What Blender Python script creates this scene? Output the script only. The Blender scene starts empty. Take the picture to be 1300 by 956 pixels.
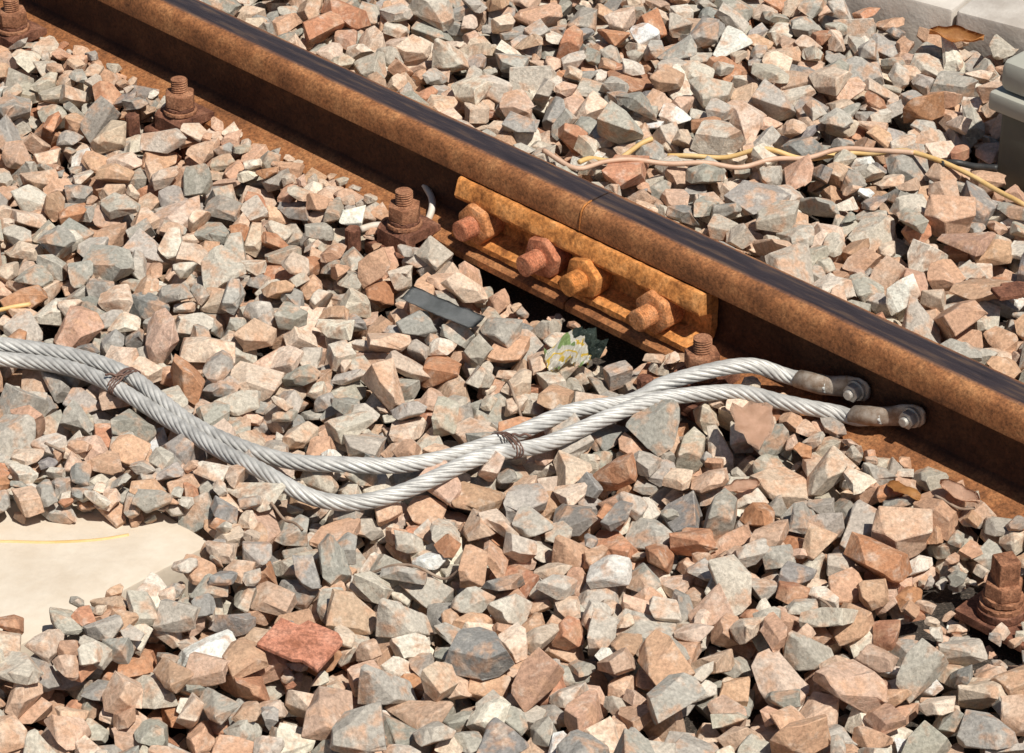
import bpy, bmesh, math, random
import numpy as np
from mathutils import Vector, Matrix, noise
from mathutils.bvhtree import BVHTree
random.seed(7); rng=np.random.default_rng(11)
scene=bpy.context.scene
R2=math.sqrt(.5)

# ------------------------------------------------------------ camera
PITCH=math.radians(32.0)
cam_d=bpy.data.cameras.new("camera"); cam=bpy.data.objects.new("camera",cam_d)
scene.collection.objects.link(cam); scene.camera=cam
cam_d.lens=105; cam_d.sensor_width=36; cam_d.clip_start=.05; cam_d.clip_end=500
CAM=Vector((0,-3.5*math.cos(PITCH),3.5*math.sin(PITCH)))
cam.location=CAM; cam.rotation_euler=(math.pi/2-PITCH,0,0)

def S(px,py,z=0.0):
    """survey: photo point -> world point on the horizontal plane z"""
    f=105/36*1300; a=(px-650)/f; b=(478-py)/f
    c,s=math.cos(PITCH),math.sin(PITCH)
    d=Vector((a,c+s*b,-s+c*b)); k=(z-CAM.z)/d.z
    return CAM+d*k

# ------------------------------------------------------------ world / sun
sun_dir=Vector((.593,-.805,0)).normalized(); EL=math.radians(60)
sv=Vector((sun_dir.x*math.cos(EL),sun_dir.y*math.cos(EL),math.sin(EL)))
w=bpy.data.worlds.new("World"); scene.world=w; w.use_nodes=True
nt=w.node_tree; bg=nt.nodes["Background"]; sky=nt.nodes.new("ShaderNodeTexSky")
sky.sky_type='NISHITA'; sky.sun_disc=False; sky.sun_elevation=EL
sky.sun_rotation=math.atan2(sv.x,sv.y)
nt.links.new(sky.outputs[0],bg.inputs[0]); bg.inputs[1].default_value=.05
sl=bpy.data.lights.new("sun","SUN"); sl.energy=5.0; sl.angle=math.radians(.5); sl.color=(1,.955,.87)
so=bpy.data.objects.new("sun",sl); scene.collection.objects.link(so)
so.rotation_euler=sv.to_track_quat('Z','Y').to_euler(); so.location=sv*5
scene.view_settings.view_transform='Standard'; scene.view_settings.look='None'; scene.view_settings.exposure=0

# ------------------------------------------------------------ material helpers
def newmat(name):
    m=bpy.data.materials.new(name); m.use_nodes=True
    n=m.node_tree.nodes; b=n["Principled BSDF"]; return m,m.node_tree,n,b
def ramp(nt,fac,stops):
    r=nt.nodes.new("ShaderNodeValToRGB"); e=r.color_ramp.elements
    while len(e)<len(stops): e.new(.5)
    for i,(p,c) in enumerate(stops):
        e[i].position=p; e[i].color=(*c,1)
    nt.links.new(fac,r.inputs[0]); return r
def noisetex(nt,vec,scale,detail=6,rough=.6):
    t=nt.nodes.new("ShaderNodeTexNoise"); t.inputs["Scale"].default_value=scale
    t.inputs["Detail"].default_value=detail; t.inputs["Roughness"].default_value=rough
    if vec is not None: nt.links.new(vec,t.inputs["Vector"])
    return t
def mix(nt,fac,a,b,mode='MIX'):
    m=nt.nodes.new("ShaderNodeMix"); m.data_type='RGBA'; m.blend_type=mode
    for s,v in ((0,fac),(6,a),(7,b)):
        if hasattr(v,'is_linked') or hasattr(v,'links'): nt.links.new(v,m.inputs[s])
        else:
            m.inputs[s].default_value=v if s==0 else (*v,1)
    return m.outputs[2]
def maprange(nt,v,a,b,c=0,d=1):
    m=nt.nodes.new("ShaderNodeMapRange"); nt.links.new(v,m.inputs[0])
    m.inputs[1].default_value=a;m.inputs[2].default_value=b;m.inputs[3].default_value=c;m.inputs[4].default_value=d
    return m.outputs[0]
def bump(nt,bsdf,h,strength,dist):
    b=nt.nodes.new("ShaderNodeBump"); b.inputs["Strength"].default_value=strength
    b.inputs["Distance"].default_value=dist; nt.links.new(h,b.inputs["Height"])
    nt.links.new(b.outputs[0],bsdf.inputs["Normal"]); return b
def rust(name,dark,mid,light,scale=40,rough=.85,bd=.0014):
    m,t,n,b=newmat(name)
    g=n.new("ShaderNodeNewGeometry")
    a=noisetex(t,g.outputs["Position"],scale,6,.65)
    c=noisetex(t,g.outputs["Position"],scale*6,4,.7)
    r=ramp(t,a.outputs[0],[(.3,dark),(.5,mid),(.72,light)])
    sp=maprange(t,c.outputs[0],.35,.7,.5,1.3)
    cc=mix(t,1.0,r.outputs[0],sp,'MULTIPLY')
    t.links.new(cc,b.inputs["Base Color"]); b.inputs["Roughness"].default_value=rough
    b.inputs["Specular IOR Level"].default_value=.25
    bump(t,b,c.outputs[0],.75,bd); return m
def plain(name,c1,c2,scale=30,rough=.7,bd=.0006,metal=0):
    m,t,n,b=newmat(name)
    g=n.new("ShaderNodeNewGeometry")
    a=noisetex(t,g.outputs["Position"],scale,6,.65)
    r=ramp(t,a.outputs[0],[(.35,c1),(.65,c2)])
    t.links.new(r.outputs[0],b.inputs["Base Color"]); b.inputs["Roughness"].default_value=rough
    b.inputs["Metallic"].default_value=metal
    c=noisetex(t,g.outputs["Position"],scale*8,4,.6)
    bump(t,b,c.outputs[0],.6,bd); return m

M_orange=rust("orange_rust",(.24,.085,.025),(.66,.265,.075),(.78,.38,.14),30)
M_nutA=rust("nut_rust",(.34,.13,.05),(.66,.28,.11),(.74,.39,.20),60)
M_nutB=rust("bolt_rust_brown",(.16,.065,.035),(.36,.165,.09),(.50,.26,.15),60)
M_red=rust("red_rust",(.10,.042,.028),(.22,.095,.058),(.36,.175,.11),50)
M_redn=rust("red_nut_rust",(.30,.10,.05),(.56,.21,.11),(.66,.31,.18),50)
M_redl=rust("red_plate",(.36,.14,.08),(.58,.25,.16),(.64,.32,.22),40)

# rail material : rust with polished running band, web colour darkened to paint the head's shade
m,t,n,b=newmat("rail_steel"); M_rail=m
tc=n.new("ShaderNodeTexCoord"); sep=n.new("ShaderNodeSeparateXYZ"); t.links.new(tc.outputs["Object"],sep.inputs[0])
mp=n.new("ShaderNodeMapping"); mp.inputs["Scale"].default_value=(.10,1,1); t.links.new(tc.outputs["Object"],mp.inputs[0])
st=noisetex(t,mp.outputs[0],120,6,.6)
fn=noisetex(t,tc.outputs["Object"],240,5,.75)
bl=noisetex(t,tc.outputs["Object"],22,6,.65)
rr=ramp(t,bl.outputs[0],[(.28,(.14,.055,.022)),(.5,(.32,.128,.048)),(.75,(.50,.24,.10))])
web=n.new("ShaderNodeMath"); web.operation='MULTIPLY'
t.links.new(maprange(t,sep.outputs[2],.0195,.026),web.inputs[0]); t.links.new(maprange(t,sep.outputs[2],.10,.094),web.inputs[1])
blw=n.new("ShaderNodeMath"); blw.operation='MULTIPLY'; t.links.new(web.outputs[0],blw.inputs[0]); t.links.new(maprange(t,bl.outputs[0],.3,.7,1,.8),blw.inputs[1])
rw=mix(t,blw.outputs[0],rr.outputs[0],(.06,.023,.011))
spk=maprange(t,fn.outputs[0],.35,.68,.45,1.45)
rc=mix(t,1.0,rw,spk,'MULTIPLY')
ad=n.new("ShaderNodeMath"); ad.operation='MULTIPLY_ADD'; t.links.new(st.outputs[0],ad.inputs[0]); ad.inputs[1].default_value=.010; t.links.new(sep.outputs[1],ad.inputs[2])
b1=maprange(t,ad.outputs[0],-.013,-.006); b2=maprange(t,ad.outputs[0],.022,.029,1,0)
zz=maprange(t,sep.outputs[2],.1285,.1305)
mm=n.new("ShaderNodeMath"); mm.operation='MULTIPLY'; t.links.new(b1,mm.inputs[0]); t.links.new(b2,mm.inputs[1])
m3=n.new("ShaderNodeMath"); m3.operation='MULTIPLY'; t.links.new(mm.outputs[0],m3.inputs[0]); t.links.new(zz,m3.inputs[1])
pc=ramp(t,st.outputs[0],[(.3,(.07,.055,.06)),(.52,(.13,.095,.095)),(.72,(.36,.22,.14))])
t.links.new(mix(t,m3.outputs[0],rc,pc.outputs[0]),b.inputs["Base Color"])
t.links.new(maprange(t,m3.outputs[0],0,1,.75,.32),b.inputs["Roughness"])
t.links.new(maprange(t,m3.outputs[0],0,1,0,.7),b.inputs["Metallic"])
b.inputs["Specular IOR Level"].default_value=.35
bump(t,b,fn.outputs[0],.6,.0013)

M_cable=plain("galvanised_strand",(.37,.36,.34),(.62,.605,.57),60,.5,.0003,.15)
M_lug=plain("lug_metal",(.26,.17,.11),(.56,.48,.40),70,.5,.0006,.3)
M_bolt=plain("bolt_metal",(.35,.31,.27),(.6,.57,.52),80,.45,.0004,.4)
M_tie=plain("tie_wire_rust",(.09,.05,.04),(.2,.11,.08),80,.6)
M_conc=plain("concrete",(.58,.49,.385),(.68,.60,.495),14,.9,.0012)
M_kerb=plain("kerb_concrete",(.44,.39,.34),(.60,.55,.49),18,.9,.0015)
M_box=plain("box_plastic",(.10,.105,.085),(.13,.135,.11),12,.6,.0003)
M_lid=plain("lid_plastic",(.40,.39,.33),(.46,.45,.385),12,.65,.0003)
M_black=plain("shadow_black",(.02,.02,.02),(.05,.048,.045),40,.5)  # black of the strand that stands in for shadow by the box
M_ywire=plain("yellow_wire",(.64,.40,.14),(.76,.53,.25),30,.55)
M_pwire=plain("pink_wire",(.55,.34,.23),(.68,.47,.34),30,.55)
M_timber=plain("timber",(.06,.045,.035),(.13,.1,.08),20,.9,.002)
M_leaf=plain("dry_leaf",(.58,.36,.24),(.74,.50,.36),50,.7)
M_leaf2=plain("orange_leaf",(.46,.19,.055),(.62,.32,.11),50,.6)
M_twig=plain("twig_bark",(.2,.13,.09),(.36,.27,.2),60,.8)
M_strip=plain("grey_plastic",(.17,.18,.18),(.30,.31,.31),30,.35)
M_white=plain("pale_tape",(.6,.5,.4),(.72,.66,.58),40,.6)
M_foil=plain("green_glass",(.02,.03,.025),(.10,.13,.11),60,.1)
m,t,n,b=newmat("wrapper_print"); M_wrap=m
g=n.new("ShaderNodeNewGeometry"); a=noisetex(t,g.outputs["Position"],70,0,.4)
r=ramp(t,a.outputs[0],[(.28,(.35,.48,.2)),(.32,(.80,.78,.70)),(.52,(.80,.78,.70)),(.55,(.82,.60,.08)),(.61,(.82,.64,.14)),(.64,(.8,.76,.68))]); t.links.new(r.outputs[0],b.inputs["Base Color"]); b.inputs["Roughness"].default_value=.5
# stones
m,t,n,b=newmat("crushed_stone"); M_stone=m
at=n.new("ShaderNodeVertexColor"); at.layer_name="Col"
g=n.new("ShaderNodeNewGeometry")
off=n.new("ShaderNodeVectorMath"); off.operation='MULTIPLY_ADD'
t.links.new(at.outputs["Alpha"],off.inputs[0]); off.inputs[1].default_value=(37,53,71); t.links.new(g.outputs["Position"],off.inputs[2])
a=noisetex(t,off.outputs[0],38,3,.6); c=noisetex(t,off.outputs[0],220,6,.75)
stain=maprange(t,a.outputs[0],.50,.64,0,.75)
c1=mix(t,stain,at.outputs["Color"],(.57,.345,.22))
a2=noisetex(t,off.outputs[0],60,3,.6)
pale=maprange(t,a2.outputs[0],.55,.72,0,.45)
c2=mix(t,pale,c1,(.72,.65,.555))
sp=maprange(t,c.outputs[0],.3,.72,.60,1.36); c3=mix(t,1.0,c2,sp,'MULTIPLY')
t.links.new(c3,b.inputs["Base Color"]); b.inputs["Roughness"].default_value=.88; b.inputs["Specular IOR Level"].default_value=.3
b1_=n.new("ShaderNodeBump"); b1_.inputs["Strength"].default_value=.7; b1_.inputs["Distance"].default_value=.0028; t.links.new(a2.outputs[0],b1_.inputs["Height"])
b2_=n.new("ShaderNodeBump"); b2_.inputs["Strength"].default_value=.75; b2_.inputs["Distance"].default_value=.0019; t.links.new(c.outputs[0],b2_.inputs["Height"]); t.links.new(b1_.outputs[0],b2_.inputs["Normal"])
t.links.new(b2_.outputs[0],b.inputs["Normal"])
# ground
m,t,n,b=newmat("ground_fines"); M_ground=m
g=n.new("ShaderNodeNewGeometry")
f=noisetex(t,g.outputs["Position"],300,5,.7)
r=ramp(t,f.outputs[0],[(.35,(.03,.024,.02)),(.58,(.11,.085,.065)),(.7,(.34,.27,.22))])
t.links.new(r.outputs[0],b.inputs["Base Color"]); b.inputs["Roughness"].default_value=.95
bump(t,b,f.outputs[0],1.0,.008)

# ------------------------------------------------------------ mesh helpers
def obj(name,bm,mats,parent=None,smooth=False,M=None):
    me=bpy.data.meshes.new(name)
    bmesh.ops.recalc_face_normals(bm,faces=bm.faces)
    bm.to_mesh(me); bm.free()
    for mm in (mats if isinstance(mats,list) else [mats]): me.materials.append(mm)
    if smooth:
        for p in me.polygons: p.use_smooth=True
    o=bpy.data.objects.new(name,me); scene.collection.objects.link(o)
    if M is not None: o.matrix_world=M
    if parent: o.parent=parent
    return o
def empty(name,M=None):
    e=bpy.data.objects.new(name,None); e.empty_display_size=.05; scene.collection.objects.link(e)
    if M is not None: e.matrix_world=M
    return e
def sharp(o,ang=35):
    me=o.data
    for p in me.polygons: p.use_smooth=True
    me.set_sharp_from_angle(angle=math.radians(ang))
def extrude_profile(name,prof,x0,x1,mat,parent=None,M=None,segs=1,bev=.0,jit=0):
    bm=bmesh.new(); rings=[]
    for i in range(segs+1):
        x=x0+(x1-x0)*i/segs
        rings.append([bm.verts.new((x,y+(random.uniform(-jit,jit)),z+random.uniform(-jit,jit))) for y,z in prof])
    k=len(prof)
    for i in range(segs):
        for j in range(k):
            bm.faces.new((rings[i][j],rings[i][(j+1)%k],rings[i+1][(j+1)%k],rings[i+1][j]))
    bm.faces.new(rings[0]); bm.faces.new(rings[-1][::-1])
    o=obj(name,bm,mat,parent)
    sharp(o); return o
def prism(name,nside,r,z0,z1,mat,parent,M,bev=.0015,jit=0,taper=1):
    bm=bmesh.new(); lo=[];hi=[]
    for i in range(nside):
        a=2*math.pi*i/nside
        lo.append(bm.verts.new((r*math.cos(a),r*math.sin(a),z0))); hi.append(bm.verts.new((taper*r*math.cos(a),taper*r*math.sin(a),z1)))
    for i in range(nside): bm.faces.new((lo[i],lo[(i+1)%nside],hi[(i+1)%nside],hi[i]))
    bm.faces.new(lo[::-1]); bm.faces.new(hi)
    if bev: bmesh.ops.bevel(bm,geom=list(bm.edges),offset=bev,segments=2,affect='EDGES',profile=.5)
    if jit:
        for v in bm.verts: v.co+=Vector([random.uniform(-jit,jit) for _ in range(3)])
    o=obj(name,bm,mat,parent); o.matrix_local=M; sharp(o,30); return o
def thread(name,r,z0,z1,mat,parent,M,pitch=.0032):
    bm=bmesh.new(); rings=[]; n=20; k=int((z1-z0)/pitch*4)
    for i in range(k+1):
        z=z0+(z1-z0)*i/k; ring=[]
        for j in range(n):
            a=2*math.pi*j/n; ph=(z/pitch-j/n)%1
            rr=r*(1-.12*abs(2*ph-1)); 
            if i==k: rr*=.86
            ring.append(bm.verts.new((rr*math.cos(a),rr*math.sin(a),z)))
        rings.append(ring)
    for i in range(k):
        for j in range(n): bm.faces.new((rings[i][j],rings[i][(j+1)%n],rings[i+1][(j+1)%n],rings[i+1][j]))
    bm.faces.new(rings[0][::-1]); bm.faces.new(rings[-1])
    o=obj(name,bm,mat,parent,smooth=False); o.matrix_local=M; return o
def box(name,lo,hi,mat,parent=None,M=None,bev=.003,jit=0,cuts=0):
    bm=bmesh.new(); bmesh.ops.create_cube(bm,size=1)
    lo=Vector(lo);hi=Vector(hi)
    for v in bm.verts: v.co=Vector([(lo[i]+hi[i])/2+v.co[i]*(hi[i]-lo[i]) for i in range(3)])
    if bev: bmesh.ops.bevel(bm,geom=list(bm.edges),offset=bev,segments=2,affect='EDGES',profile=.5)
    if cuts: bmesh.ops.subdivide_edges(bm,edges=[e for e in bm.edges if e.calc_length()>.01],cuts=cuts,use_grid_fill=True)
    if jit:
        for v in bm.verts: v.co+=Vector([random.uniform(-jit,jit) for _ in range(3)])
    o=obj(name,bm,mat,parent)
    if M is not None: o.matrix_local=M
    sharp(o,30); return o
def catmull(pts,step=.0025):
    P=[Vector(p) for p in pts]; P=[2*P[0]-P[1]]+P+[2*P[-1]-P[-2]]; out=[]
    for i in range(1,len(P)-2):
        for k in range(24):
            u=k/24; a,b_,c_,d_=P[i-1:i+3]
            out.append(.5*((2*b_)+(c_-a)*u+(2*a-5*b_+4*c_-d_)*u*u+(3*b_-a-3*c_+d_)*u**3))
    out.append(P[-2])
    res=[out[0]]; acc=0
    for i in range(1,len(out)):
        seg=(out[i]-out[i-1]); L=seg.length
        while acc+L>=step and L>1e-9:
            tt=(step-acc)/L; q=out[i-1].lerp(out[i],tt); res.append(q)
            out[i-1]=q; seg=out[i]-q; L=seg.length; acc=0
        acc+=L
    return res
def sweep(name,path,r,mat,parent=None,strands=0,pitch=.12,n=10,rfun=None):
    if strands: n=strands*6
    bm=bmesh.new(); rings=[]; T=None; N=None; L=0
    for i,p in enumerate(path):
        t_=(path[min(i+1,len(path)-1)]-path[max(i-1,0)]).normalized()
        if N is None: N=t_.orthogonal().normalized()
        N=(N-t_*N.dot(t_)).normalized(); B=t_.cross(N)
        if i: L+=(p-path[i-1]).length
        ring=[]
        for j in range(n):
            a=2*math.pi*j/n; rr=r if rfun is None else r*rfun(i/len(path))
            if strands: rr=r*(.84+.16*abs(math.cos(strands/2*a))**.6)
            aa=a+(L/pitch*2*math.pi if strands else 0)
            ring.append(bm.verts.new(p+N*rr*math.cos(aa)+B*rr*math.sin(aa)))
        rings.append(ring)
    for i in range(len(rings)-1):
        for j in range(n): bm.faces.new((rings[i][j],rings[i][(j+1)%n],rings[i+1][(j+1)%n],rings[i+1][j]))
    bm.faces.new(rings[0][::-1]); bm.faces.new(rings[-1])
    return obj(name,bm,mat,parent,smooth=True)

# rail frame : x along rail (to lower right), y across (away), z up
RC=.211
MR=Matrix.Translation((RC*R2,RC*R2,0))@Matrix.Rotation(-math.pi/4,4,'Z')
def RW(x,y,z): return MR@Vector((x,y,z))

# ------------------------------------------------------------ rails
half=[(.0587,0),(.0587,.009),(.055,.0115),(.020,.020),(.0095,.028),(.0068,.040),(.0065,.075),(.009,.088),(.014,.0925),(.0305,.0975),(.0328,.0995),(.0330,.104),(.0318,.114),(.0305,.121),(.0285,.1265),(.0255,.1300),(.021,.1320),(.015,.1330),(.007,.1334)]
prof=[(y,z) for y,z in half]+[(-y,z) for y,z in reversed(half)]
JT=-.063
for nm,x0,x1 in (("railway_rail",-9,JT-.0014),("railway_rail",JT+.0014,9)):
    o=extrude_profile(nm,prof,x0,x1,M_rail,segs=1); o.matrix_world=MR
# joint assembly
ej=empty("rail_joint_bar",MR)
fp=[(-.0145,.0905),(-.034,.0975),(-.0375,.0970),(-.0400,.0945),(-.0455,.076),(-.0435,.071),(-.0235,.066),(-.0215,.062),(-.0215,.042),(-.0235,.037),(-.045,.0295),(-.051,.026),(-.051,.0185),(-.0245,.0225),(-.0145,.031),(-.0105,.042),(-.0105,.078)]
L0,L1=JT-.204,JT+.204
o=extrude_profile("joint_bar_near",fp,L0,L1,M_orange,ej,segs=60,jit=.0005)
o=extrude_profile("joint_bar_far",[(-y,z) for y,z in fp],L0,L1,M_orange,ej,segs=20,jit=.0004)
MY=Matrix.Rotation(math.pi/2,4,'X')
for i,(bx,mt,mt2) in enumerate(((-.226,M_nutA,M_redn),(-.110,M_redn,M_redn),(-.040,M_orange,M_orange),(.075,M_nutA,M_nutA))):
    M0=Matrix.Translation((bx,0,.051))@MY@Matrix.Rotation(random.uniform(0,1),4,'Z')
    prism(f"washer_{i+1}",24,.0250,.0216,.0250,mt,ej,M0,.001)
    prism(f"nut_{i+1}",6,.0285,.0250,.0545,mt,ej,M0,.0040,.0003)
    thread(f"bolt_end_{i+1}",.0140,.03,.078+random.uniform(-.002,.006),mt2,ej,M0)
    prism(f"bolt_head_{i+1}",4,.024,-.0225,-.042,mt,ej,M0,.002)
path=[Vector((JT,y,z)) for y,z in [(-.0335,.100),(-.0335,.106),(-.0325,.114),(-.0312,.1215),(-.029,.1275),(-.0255,.131),(-.0205,.1328),(-.012,.1338)]]
o=sweep("joint_bead",catmull(path,.002),.0013,M_orange,ej,n=8); o.matrix_local=Matrix.Identity(4)

# ------------------------------------------------------------ sleepers & fastenings
FAST=[-1.13,-.762,-.321,.18,.80,1.3]
for i,tx in enumerate(FAST):
    s=box("railway_sleeper",(-.11,-.45,-.19),(.11,1.6,-.052),M_timber,bev=.006); s.matrix_world=MR@Matrix.Translation((tx,0,0))
    e=empty("rail_fastening",MR@Matrix.Translation((tx,0,0)))
    box("base_plate",(-.045,-.112,-.020),(.045,.112,-.001),M_red,e,bev=.004,jit=.0006,cuts=2)
    box("plate_packing",(-.045,-.112,-.06),(.045,.112,-.0205),M_timber,e,bev=.002)
    for sgn,nmn in ((-1,"near"),(1,"far")):
        y=sgn*.081
        cp=[(sgn*.044,.0145),(sgn*.044,.0225),(sgn*.060,.026),(sgn*.098,.025),(sgn*.104,.020),(sgn*.104,.0),(sgn*.0905,.0),(sgn*.088,.012),(sgn*.0605,.0125)]
        c_=extrude_profile("clip_"+nmn,cp,-.027,.027,M_red,e,segs=6,jit=.0006)
        M0=Matrix.Translation((0,y,0))@Matrix.Rotation(random.uniform(0,1),4,'Z')@Matrix.Rotation(random.uniform(-.04,.04),4,'X')
        prism("washer_"+nmn,24,.0225,.0255,.031,M_nutB,e,M0,.001,.0004)
        prism("lock_washer_"+nmn,24,.020,.031,.036,M_red,e,M0,.0012,.0005)
        prism("nut_"+nmn,6,.0215,.036,.056,M_nutB,e,M0,.002,.0004)
        thread("bolt_"+nmn,.0115,.05,.075,M_nutB,e,M0)
    prism("spike_stub",10,.010,-.01,.022,M_red,e,Matrix.Translation((-.045,-.128,0)),.002,.0008)
pb=S(1272,768,.0); e=empty("plate_bolt",Matrix.Translation(pb)@Matrix.Rotation(-math.pi/4,4,'Z'))
box("base_plate",(-.040,-.030,-.022),(.16,.035,-.010),M_red,e,bev=.003,jit=.0006,cuts=2)
prism("washer",24,.026,-.0095,.0,M_red,e,Matrix.Identity(4),.001,.0005)
prism("spring_washer",24,.024,.0,.007,M_nutB,e,Matrix.Rotation(.05,4,'X'),.001,.0005)
prism("spring_washer_top",24,.022,.0075,.014,M_nutB,e,Matrix.Rotation(-.05,4,'X'),.001,.0005)
prism("nut",6,.021,.014,.032,M_nutB,e,Matrix.Identity(4),.002,.0004)
prism("square_head",4,.0165,.030,.060,M_nutB,e,Matrix.Rotation(.3,4,'Z'),.002,.0004)

# ------------------------------------------------------------ ballast deposit
X0,Y0,G=-1.6,-1.25,.0035; NX=914;NY=914
gx=X0+(np.arange(NX)+.5)*G; gy=Y0+(np.arange(NY)+.5)*G
XX,YY=np.meshgrid(gx,gy,indexing='ij')
rl_t=(XX-YY)*R2; rl_n=(XX+YY)*R2-RC
H=np.full((NX,NY),-.050)
for _ in range(18):
    cx,cy=rng.uniform(X0,-X0),rng.uniform(Y0,Y0+NY*G); H+=rng.uniform(-.007,.007)*np.exp(-((XX-cx)**2+(YY-cy)**2)/.05)
H0=H.copy()
BL=np.zeros((NX,NY),bool)
H[np.abs(rl_n)<.0587]=.012
BL|=np.abs(rl_n)<.048
jz=(np.abs(rl_t-JT)<.22)&(np.abs(rl_n)<.060); BL|=jz
for tx in FAST:
    q_=(np.abs(rl_t-tx)<.045)&(np.abs(rl_n)<.112)
    H[q_]=np.maximum(H[q_],0)
    BL|=(np.abs(rl_t-tx)<.030)&(np.abs(rl_n)<.106)
    BL|=(rl_t-tx+.045)**2+(rl_n+.128)**2<.012**2
BL|=(XX-pb.x)**2+(YY-pb.y)**2<.030**2
def patch(px,py,rx,ry):
    c_=S(px,py); return ((XX-c_.x)/rx)**2+((YY-c_.y)/ry)**2<1
HP=np.zeros_like(BL)
for a_ in ((1225,725,.050,.026),(1165,770,.035,.018),(1205,805,.028,.016),(915,590,.03,.016),(690,400,.05,.022),(755,440,.03,.018),(1290,800,.03,.016),(400,855,.035,.010)): HP|=patch(*a_)
def inpoly(P):
    P=[S(x,y,0) for x,y in P]; r_=np.zeros_like(BL); n_=len(P)
    for i in range(n_):
        a_,b_=P[i],P[(i+1)%n_]
        cnd=((a_.y>YY)!=(b_.y>YY))&(XX<(b_.x-a_.x)*(YY-a_.y)/(b_.y-a_.y+1e-12)+a_.x)
        r_^=cnd
    return r_
sc=S(270,690,.0)
slab_t=(sc.x-sc.y)*R2; slab_n=(sc.x+sc.y)*R2
sl_m=(rl_t<slab_t)&(rl_t>slab_t-.24)&((rl_n+RC)<slab_n)
H[sl_m]=.0
show=inpoly([(-150,684),(0,680),(90,672),(170,676),(245,680),(266,698),(246,726),(165,764),(60,806),(0,812),(-150,812)])
BL|=show
kj=S(1209,42); kd=Vector((.833,-.553,0)).normalized(); kn=Vector((.553,.833,0)).normalized()
kk=(XX-kj.x)*kn.x+(YY-kj.y)*kn.y; BL|=kk>-.004
bc=S(1262,212); BTn=(bc.x+bc.y)*R2; BTt=(bc.x-bc.y)*R2
BL|=((rl_n+RC)>BTn)&((rl_n+RC)<BTn+.2)&(rl_t>BTt)&(rl_t<BTt+.28)

def stone_mesh(L):
    W=L*random.uniform(.60,.95); T=L*random.uniform(.36,.70)
    bm=bmesh.new(); bmesh.ops.create_cube(bm,size=2)
    for k in range(random.randint(6,11)):
        nn=Vector([random.gauss(0,1) for _ in range(3)]).normalized(); d_=random.uniform(.58,1.0)
        bmesh.ops.bisect_plane(bm,geom=list(bm.verts)+list(bm.edges)+list(bm.faces),plane_co=nn*d_,plane_no=nn,clear_outer=True,dist=1e-5)
        bmesh.ops.holes_fill(bm,edges=list(bm.edges),sides=0)
    bmesh.ops.remove_doubles(bm,verts=bm.verts,dist=.12)
    for v_ in bm.verts: v_.co+=Vector([random.uniform(-.10,.10) for _ in range(3)])
    bmesh.ops.dissolve_degenerate(bm,edges=bm.edges,dist=.02)
    for v_ in bm.verts: v_.co=Vector((v_.co.x*L/2*1.05,v_.co.y*W/2*1.05,v_.co.z*T/2*1.05))
    bmesh.ops.recalc_face_normals(bm,faces=bm.faces)
    bmesh.ops.triangulate(bm,faces=[f_ for f_ in bm.faces if len(f_.verts)>4])
    try: bmesh.ops.bevel(bm,geom=[e_ for e_ in bm.edges if e_.calc_face_angle(0)>.25],offset=random.uniform(.0004,.0011),segments=1,affect='EDGES',clamp_overlap=True)
    except Exception: pass
    rot=Matrix.Rotation(random.uniform(0,6.28),4,'Z')@Matrix.Rotation(random.gauss(0,.34),4,'X')@Matrix.Rotation(random.gauss(0,.34),4,'Y')
    bmesh.ops.transform(bm,matrix=rot,verts=bm.verts)
    bmesh.ops.triangulate(bm,faces=bm.faces)
    bm.verts.ensure_lookup_table()
    V=np.array([v_.co[:] for v_ in bm.verts]); bm.verts.index_update()
    F=np.array([[v_.index for v_ in f_.verts] for f_ in bm.faces],dtype=np.int32)
    V-=np.array([(V[:,0].max()+V[:,0].min())/2,(V[:,1].max()+V[:,1].min())/2,0])
    bm.free()
    return V,F
def profile(V,F):
    bv=BVHTree.FromPolygons([tuple(v_) for v_ in V],[tuple(int(q) for q in f_) for f_ in F])
    h=int(math.ceil(max(abs(V[:,:2]).max(),.004)/G)); n_=2*h+1
    top=np.full((n_,n_),np.nan); bot=np.full((n_,n_),np.nan)
    for i in range(n_):
        for j in range(n_):
            x=(i-h)*G;y=(j-h)*G
            hit=bv.ray_cast(Vector((x,y,1)),Vector((0,0,-1)))
            if hit[0] is None: continue
            top[i,j]=hit[0].z
            hit=bv.ray_cast(Vector((x,y,-1)),Vector((0,0,1)))
            bot[i,j]=hit[0].z if hit[0] is not None else top[i,j]
    return h,top,bot
LIB=[]
for i in range(300):
    q=random.random()
    L=random.uniform(.029,.045) if q<.66 else (random.uniform(.044,.064) if q<.80 else random.uniform(.013,.028))
    V,F=stone_mesh(L)
    if len(F)<8: continue
    h,top,bot=profile(V,F)
    if np.isfinite(top).sum()<4: continue
    for k in range(4):
        a=k*math.pi/2; c_,s_=round(math.cos(a)),round(math.sin(a))
        Vr=V.copy(); Vr[:,0]=c_*V[:,0]-s_*V[:,1]; Vr[:,1]=s_*V[:,0]+c_*V[:,1]
        n_=2*h+1; tt=np.full((n_,n_),np.nan); bb=tt.copy()
        ii,jj=np.meshgrid(np.arange(n_)-h,np.arange(n_)-h,indexing='ij')
        ni=c_*ii-s_*jj+h; nj=s_*ii+c_*jj+h; tt[ni,nj]=top; bb[ni,nj]=bot
        ms=np.isfinite(tt); I,J=np.nonzero(ms)
        LIB.append((Vr,F,I-h,J-h,tt[ms],bb[ms],L))
placed=[]
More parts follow.
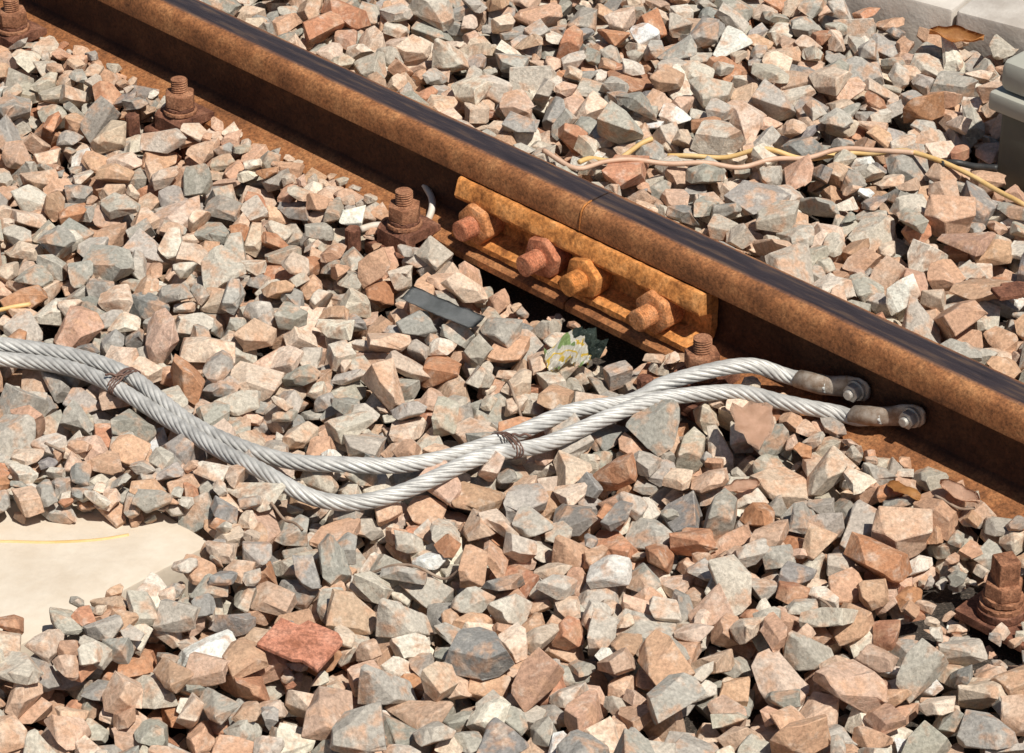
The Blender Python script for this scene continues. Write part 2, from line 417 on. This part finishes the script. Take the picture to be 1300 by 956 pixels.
def deposit(region,target,maxn,K=6,zmax=.05,Lmax=1):
    """drop stones one by one inside region; each settles at the lowest of K tries"""
    ok=region&(~BL); ci_all,cj_all=np.nonzero(ok&(XX>X0+.08)&(XX<X0+NX*G-.08)&(YY>Y0+.08)&(YY<Y0+NY*G-.08))
    mreg=ok&(~HP); n_=0; tries=0
    while n_<maxn and tries<maxn*6:
        tries+=1
        li=random.randrange(len(LIB)); V,F,I,J,tp,bt,L=LIB[li]
        if L>Lmax: continue
        best=None
        for k in range(K):
            q=random.randrange(len(ci_all)); ci=int(ci_all[q]); cj=int(cj_all[q])
            A=I+ci;B_=J+cj
            if BL[A,B_].any(): continue
            if HP[A,B_].any() and (L>.026 or random.random()<.4): continue
            dd=H[A,B_]-bt
            kth=min(int(len(dd)*.90),len(dd)-1); z=np.partition(dd,kth)[kth]
            top_=z+tp.mean()
            if best is None or top_<best[0]: best=(top_,z,A,B_,ci,cj)
        if best is None: continue
        top_,z,A,B_,ci,cj=best
        if z+tp.max()>zmax: continue
        H[A,B_]=np.maximum(H[A,B_],z+tp)
        placed.append((li,X0+(ci+.5)*G,Y0+(cj+.5)*G,z)); n_+=1
        if n_%150==0 and mreg.any() and H[mreg].mean()>target: break
    return n_
everywhere=np.ones_like(BL)
deposit(everywhere,-.006,38000,6,.05)
near=(rl_n<-.052)&(rl_n>-.12)&(np.abs(rl_t-JT+.0)>.18)
deposit(near,.009,1500,4,.035,.045)
far=(rl_n>.055)&(rl_n<.11); deposit(far,.008,900,4,.035,.045)
deposit(sl_m&~show&(YY>-.62),.020,260,4,.045)
rim=inpoly([(-200,560),(-60,600),(200,600),(330,640),(330,760),(100,880),(-200,880)])&~show
deposit(rim,.014,240,4,.045)
H[HP]=np.maximum(H[HP],H0[HP]+.036)
deposit(HP,9,130,2,.02,.021)
pal=np.array([(.50,.315,.21),(.55,.385,.28),(.60,.475,.37),(.41,.375,.32),(.34,.32,.28),(.50,.45,.375),(.62,.56,.465),(.27,.255,.235),(.72,.69,.62),(.45,.225,.13)])*1.10
pw=np.array([.13,.15,.12,.16,.13,.14,.08,.04,.02,.06]); pw/=pw.sum()
vs=[];fs=[];cs=[];o_=0
for li,x,y,z in placed:
    V,F=LIB[li][0],LIB[li][1]
    vs.append(V+np.array([x,y,z])); fs.append(F+o_); o_+=len(V)
    c_=pal[rng.choice(len(pal),p=pw)]*rng.uniform(.82,1.15)+rng.uniform(-.01,.01,3)
    dn=abs((x+y)*R2-RC); k_=max(0,1-dn/.30)*rng.uniform(.2,1.0)
    c_=c_*(1-k_*np.array([.02,.12,.20]))
    cs.append(np.tile(np.append(np.clip(c_,.05,.78),rng.random()),(len(V),1)))
V=np.concatenate(vs).astype(np.float32);F=np.concatenate(fs).astype(np.int32);C=np.concatenate(cs).astype(np.float32)
me=bpy.data.meshes.new("ballast_gravel"); me.vertices.add(len(V)); me.vertices.foreach_set("co",V.ravel())
me.loops.add(F.size); me.loops.foreach_set("vertex_index",F.ravel()); me.polygons.add(len(F))
me.polygons.foreach_set("loop_start",np.arange(0,F.size,3,dtype=np.int32))
me.update(calc_edges=True); me.validate()
ca=me.color_attributes.new("Col",'FLOAT_COLOR','POINT'); ca.data.foreach_set("color",C.ravel())
me.polygons.foreach_set("use_smooth",np.zeros(len(me.polygons),bool))
me.materials.append(M_stone)
bo=bpy.data.objects.new("ballast_gravel",me); scene.collection.objects.link(bo)

bm=bmesh.new(); stp=10
gi=range(0,NX,stp); gj=range(0,NY,stp)
xs=[-80,-20,-5]+[gx[i] for i in gi]+[5,20,80]; ys=[-80,-20,-5]+[gy[j] for j in gj]+[5,20,80]
HPf=HP.astype(float)
def gz(x,y):
    i=int((x-X0)/G);j=int((y-Y0)/G)
    if 0<=i<NX and 0<=j<NY:
        z=H0[i,j]; q=HPf[max(0,i-10):i+11,max(0,j-10):j+11].mean()
        return z+q*.040
    return -.05
vv=[[bm.verts.new((x,y,gz(x,y))) for y in ys] for x in xs]
for i in range(len(xs)-1):
    for j in range(len(ys)-1): bm.faces.new((vv[i][j],vv[i+1][j],vv[i+1][j+1],vv[i][j+1]))
obj("ground",bm,M_ground,smooth=True)

def hz(x,y,r=.008,q=100):
    i=int((x-X0)/G);j=int((y-Y0)/G);k=max(1,int(r/G))
    if i<k or j<k or i>=NX-k or j>=NY-k: return 0
    return float(np.percentile(H[i-k:i+k+1,j-k:j+k+1],q))
def drape(pts,r,stiff=12,step=.0025,lift=0):
    path=catmull(pts,step); n_=len(path)
    z=np.array([hz(p.x,p.y,r+.003) for p in path])+r-.003+lift
    k=int(stiff*.0025/step)*2+1
    ker=np.hanning(k+2)[1:-1]; ker/=ker.sum()
    for it in range(3):
        zp=np.pad(z,k//2,mode='edge'); zs=np.convolve(zp,ker,'valid')
        z=np.maximum(zs,z-.6*r) if it<2 else zs
    for i,p in enumerate(path):
        w_=min(1,max(0,(p.z-.03)/.012))
        p.z=p.z if w_>=1 else z[i]*(1-w_)+max(p.z,z[i])*w_
    return path

# ------------------------------------------------------------ slab, kerb, box
sb=box("concrete_slab",(-.24,-.9,-.12),(0,0,.0),M_conc,bev=.004,cuts=3,jit=.0003)
sb.matrix_world=Matrix.Translation((( slab_n+slab_t)*R2,(slab_n-slab_t)*R2,.001))@Matrix.Rotation(-math.pi/4,4,'Z')
MK=Matrix(((kd.x,kn.x,0,kj.x),(kd.y,kn.y,0,kj.y),(0,0,1,0),(0,0,0,1)))
for a_,b_ in ((-1.2,-.603),(-.6,-.003),(.003,.6),(.603,1.2)):
    k_=box("concrete_kerb",(a_,0,-.1),(b_,.3,.036),M_kerb,bev=.005,cuts=3,jit=.0005); k_.matrix_world=MK
eb=empty("utility_box",Matrix.Translation((bc.x,bc.y,0))@Matrix.Rotation(-math.pi/4,4,'Z'))
box("body",(0,0,-.03),(.27,.19,.10),M_box,eb,Matrix.Identity(4),.01)
box("lid_rim",(-.012,-.012,.085),(.282,.202,.112),M_lid,eb,Matrix.Identity(4),.005)
box("lid",(-.004,-.004,.1125),(.274,.194,.158),M_lid,eb,Matrix.Identity(4),.012)
box("latch",(.12,-.02,.07),(.16,-.0125,.12),M_box,eb,Matrix.Identity(4),.002)

# ------------------------------------------------------------ bond cables
CR=.0092
def bond(lugx,pts,nm,ang):
    e=empty(nm); zc=.053
    ca_,sa_=math.cos(ang),math.sin(ang)
    def LP(x,y,z): return Vector((lugx+x*ca_,y,zc+x*sa_+z))
    tip=MR@LP(-.032,-.028,0); lead=MR@LP(-.082,-.038,0)
    path=drape([tip]+[lead]+[S(*p) for p in pts],CR,26)
    sweep("cable",path,CR,M_cable,e,strands=9)
    bm=bmesh.new(); rings=[]; n=24
    secs=[(-.070,.0108,.0108,-.0352),(-.048,.0118,.0118,-.0312),(-.036,.0122,.0112,-.0290),(-.026,.013,.007,-.0235),(-.016,.0145,.0035,-.0165),(.0,.0155,.003,-.0135),(.010,.0130,.003,-.0125),(.0155,.007,.0028,-.0125)]
    for x,hzz,hy,yc in secs:
        rings.append([bm.verts.new(LP(x,yc+hy*math.sin(2*math.pi*k/n),hzz*math.cos(2*math.pi*k/n))) for k in range(n)])
    for i in range(len(rings)-1):
        for k in range(n): bm.faces.new((rings[i][k],rings[i][(k+1)%n],rings[i+1][(k+1)%n],rings[i+1][k]))
    bm.faces.new(rings[0][::-1]);bm.faces.new(rings[-1])
    lg=obj("lug",bm,M_lug,e,smooth=True); lg.matrix_world=MR
    M0=MR@Matrix.Translation((lugx,0,zc))@MY
    prism("washer",24,.0125,.0165,.019,M_bolt,e,M0,.0006)
    prism("nut",6,.0108,.019,.028,M_bolt,e,M0,.001)
    thread("bolt",.0058,.025,.034,M_bolt,e,M0,.0018)
    return path
z1=.02
c1=bond(.356,[(950,464,.060),(880,476,.052),(800,503,.034),(720,534,z1),(637,566,z1),(560,592,z1),(490,605,z1),(430,606,z1),(370,597,z1),(310,578,z1),(255,548,z1),(205,514,z1),(168,489,z1),(110,463,z1),(55,447,z1),(0,440,z1),(-90,436,z1),(-200,446,z1)],"bond_cable",.10)
c2=bond(.4355,[(1040,519,.036),(990,515,.032),(930,514,z1),(850,522,z1),(780,538,z1),(710,560,z1),(644,585,z1),(560,614,z1),(490,634,z1),(430,641,z1),(375,635,z1),(320,610,z1),(265,573,z1),(205,530,z1),(152,500,z1),(100,475,z1),(50,458,z1),(0,452,z1),(-90,448,z1),(-200,461,z1)],"bond_cable",.26)
def tie(px,py,ang):
    p=S(px,py,.02); q1=min(c1,key=lambda v:(v-p).length); q2=min(c2,key=lambda v:(v-p).length)
    c_=(q1+q2)/2; i=c2.index(q2); tdir=(c2[i+4]-c2[i-4]).normalized()
    side=(q1-q2); side=(side-tdir*side.dot(tdir)); hw=side.length/2+CR+.0012; side.normalize(); up=tdir.cross(side).normalized()
    if up.z<0: up=-up
    e=empty("wire_tie"); pts=[]
    for k in range(0,56):
        a=2*math.pi*k/16; pts.append(c_+side*hw*math.cos(a)+up*(CR+.002)*math.sin(a)*1.05+tdir*(-.006+.0035*k/16+random.uniform(-.0008,.0008)))
    sweep("loops",catmull(pts,.0025),.0010,M_tie,e,n=6)
    tl=[]
    for k in range(12):
        a=k*1.1; tl.append(c_+up*(CR+.003+.0003*k)+tdir*(.002*k*math.cos(ang)-.004)+side*(-.0022*k*math.sin(ang))+Vector((0,0,.0012*math.sin(a))))
    sweep("twisted_end",catmull(tl,.002),.0015,M_tie,e,n=6)
tie(160,492,.6); tie(640,574,2.6)

# ------------------------------------------------------------ loose wires, twigs
def wire(nm,pts,r,mat,stiff=10,z=.015,lift=0):
    return sweep(nm,drape([S(x,y,z) for x,y in pts],r,stiff,.004,lift),r,mat,n=8)
wire("yellow_wire",[(735,206),(760,194),(800,186),(830,180)],.0035,M_ywire,10,.015,.005)
wire("yellow_wire",[(848,186),(900,191),(960,195),(1010,198),(1050,186),(1085,180),(1130,188),(1165,201),(1200,214),(1250,235),(1300,264),(1360,292)],.0034,M_ywire,20,.015,.006)
wire("pink_wire",[(690,202),(730,223),(770,216),(840,214),(900,213),(960,208),(1020,197),(1060,190),(1110,193),(1160,200)],.0034,M_pwire,18,.015,.006)
wire("pink_wire",[(-60,676),(0,674),(60,675),(120,672),(166,665)],.0028,M_ywire,20)
wire("yellow_wire",[(-50,402),(0,388),(42,379)],.0028,M_ywire,10,.015,.003)
wire("shadow_strand",[(1195,214),(1215,208),(1240,212),(1268,216)],.0045,M_black,14,.015,.003)  # dark strand added to imitate the shadow left of the box
for pts in ([(470,715),(510,722),(560,724),(590,731)],[(640,470),(655,500),(668,520)],[(345,655),(365,662),(385,680)],[(1040,742),(1062,750)],[(60,590),(85,600)],[(1185,650),(1215,662),(1240,660)]):
    wire("twig",pts,.0016,M_twig,6,.015,.002)

# ------------------------------------------------------------ leaves, litter
def sheet(nm,loc,length,width,mat,rotz,tilt=(0,0),curl=0,crumple=0,leaf=True,nu=14,nv=8):
    bm=bmesh.new(); g_=[]
    for i in range(nu+1):
        u=i/nu; row=[]
        wd=width*(math.sin(math.pi*min(1,u*1.02+.0))**.6 if leaf else 1)
        wd=max(wd,width*.03)
        for j in range(nv+1):
            v=j/nv*2-1; x=(u-.5)*length; y=v*wd/2*(1+ (.1*math.sin(u*17) if leaf else 0))
            z=curl*(v*v)*width+.35*curl*length*(u-.5)**2*2
            if leaf: z+=.08*width*abs(v)
            nz=noise.noise(Vector((x*70+loc[0]*50,y*70,1.3)))*crumple+noise.noise(Vector((x*190,y*190+loc[1]*9,4)))*crumple*.5
            row.append(bm.verts.new((x+nz*.3,y+nz*.2,z+nz)))
        g_.append(row)
    for i in range(nu):
        for j in range(nv): bm.faces.new((g_[i][j],g_[i+1][j],g_[i+1][j+1],g_[i][j+1]))
    bmesh.ops.solidify(bm,geom=list(bm.faces),thickness=.0005)
    M=Matrix.Translation(loc)@Matrix.Rotation(rotz,4,'Z')@Matrix.Rotation(tilt[0],4,'X')@Matrix.Rotation(tilt[1],4,'Y')
    return obj(nm,bm,mat,smooth=not crumple>.004,M=M)
def on(px,py,dz=.004,r=.012,q=100):
    p=S(px,py,.015); p.z=hz(p.x,p.y,r,q)+dz; return p
def broad_leaf(loc,M):
    outl=[(0,-.5),(.12,-.36),(.30,-.22),(.42,-.02),(.40,.2),(.46,.34),(.36,.46),(.18,.40),(.02,.48),(-.14,.40),(-.34,.48),(-.44,.30),(-.36,.12),(-.40,-.06),(-.26,-.2),(-.2,-.34)]
    bm=bmesh.new(); k=len(outl); rings=[]
    for s in (1,.72,.42):
        rings.append([bm.verts.new((x*s*.056,y*s*.066,.0035*s*s*math.sin(i*1.9)+.004*s*abs(x))) for i,(x,y) in enumerate(outl)])
    c_=bm.verts.new((0,0,0))
    for a_ in range(2):
        for i in range(k): bm.faces.new((rings[a_][i],rings[a_][(i+1)%k],rings[a_+1][(i+1)%k],rings[a_+1][i]))
    for i in range(k): bm.faces.new((rings[2][i],rings[2][(i+1)%k],c_))
    bmesh.ops.solidify(bm,geom=list(bm.faces),thickness=.0006)
    obj("dry_leaf",bm,M_leaf,smooth=True,M=Matrix.Translation(loc)@M)
broad_leaf(S(957,540,.049),Matrix.Rotation(.15,4,'Z')@Matrix.Rotation(.42,4,'X'))
sheet("dry_leaf",on(1148,636,.006,.012,100),.045,.030,M_leaf2,2.3,(.5,.1),-.3,.003)
sheet("dry_leaf",on(1212,62,.006,.006,100),.075,.028,M_leaf2,-.2,(.3,.1),.3,.004)
sheet("dry_leaf",on(940,622,.004),.05,.02,M_leaf,.5,(.1,.1),.2,.004)
sheet("dry_leaf",on(1215,655,.004),.05,.022,M_leaf,-.6,(.1,.1),.2,.004)
p=on(562,404,.005,.022,100); sheet("plastic_strip",p,.112,.026,M_strip,-.66,(.25,.02),.1,.002,False)
p=on(722,456,.006,.012,90); sheet("candy_wrapper",p,.050,.036,M_wrap,.4,(.45,.1),.1,.022,False,24,18)
p=on(745,425,.004,.01,80); sheet("crumpled_foil",p,.045,.03,M_foil,-.3,(.2,.1),.1,.018,False,16,12)
sweep("pale_tape",catmull([S(526,222,.035),S(541,238,.035),S(549,258,.03),S(541,282,.016),S(520,290,.016),S(480,286,.014),S(455,292,.014)],.004),.0046,M_white,n=8)
def plate(nm,px,py,l,wd,rz,tx,ty,mat):
    p=on(px,py,.004,.024,97); bm=bmesh.new()
    outl=[(-.5,-.5),(.1,-.5),(.2,-.42),(.5,-.5),(.5,.35),(.35,.5),(-.15,.5),(-.2,.3),(-.5,.3)]
    a_=[bm.verts.new((x*l,y*wd,0)) for x,y in outl]; f_=bm.faces.new(a_)
    r_=bmesh.ops.extrude_face_region(bm,geom=[f_]); 
    for v in r_['geom']:
        if isinstance(v,bmesh.types.BMVert): v.co.z+=.006
    bmesh.ops.recalc_face_normals(bm,faces=bm.faces)
    bmesh.ops.bevel(bm,geom=list(bm.edges),offset=.001,segments=1,affect='EDGES')
    obj(nm,bm,mat,M=Matrix.Translation(p)@Matrix.Rotation(rz,4,'Z')@Matrix.Rotation(tx,4,'X')@Matrix.Rotation(ty,4,'Y'))
plate("rusty_plate",384,830,.072,.058,-.5,.05,.1,M_redl)
plate("rusty_plate",1282,390,.05,.03,.4,.05,.1,M_red)
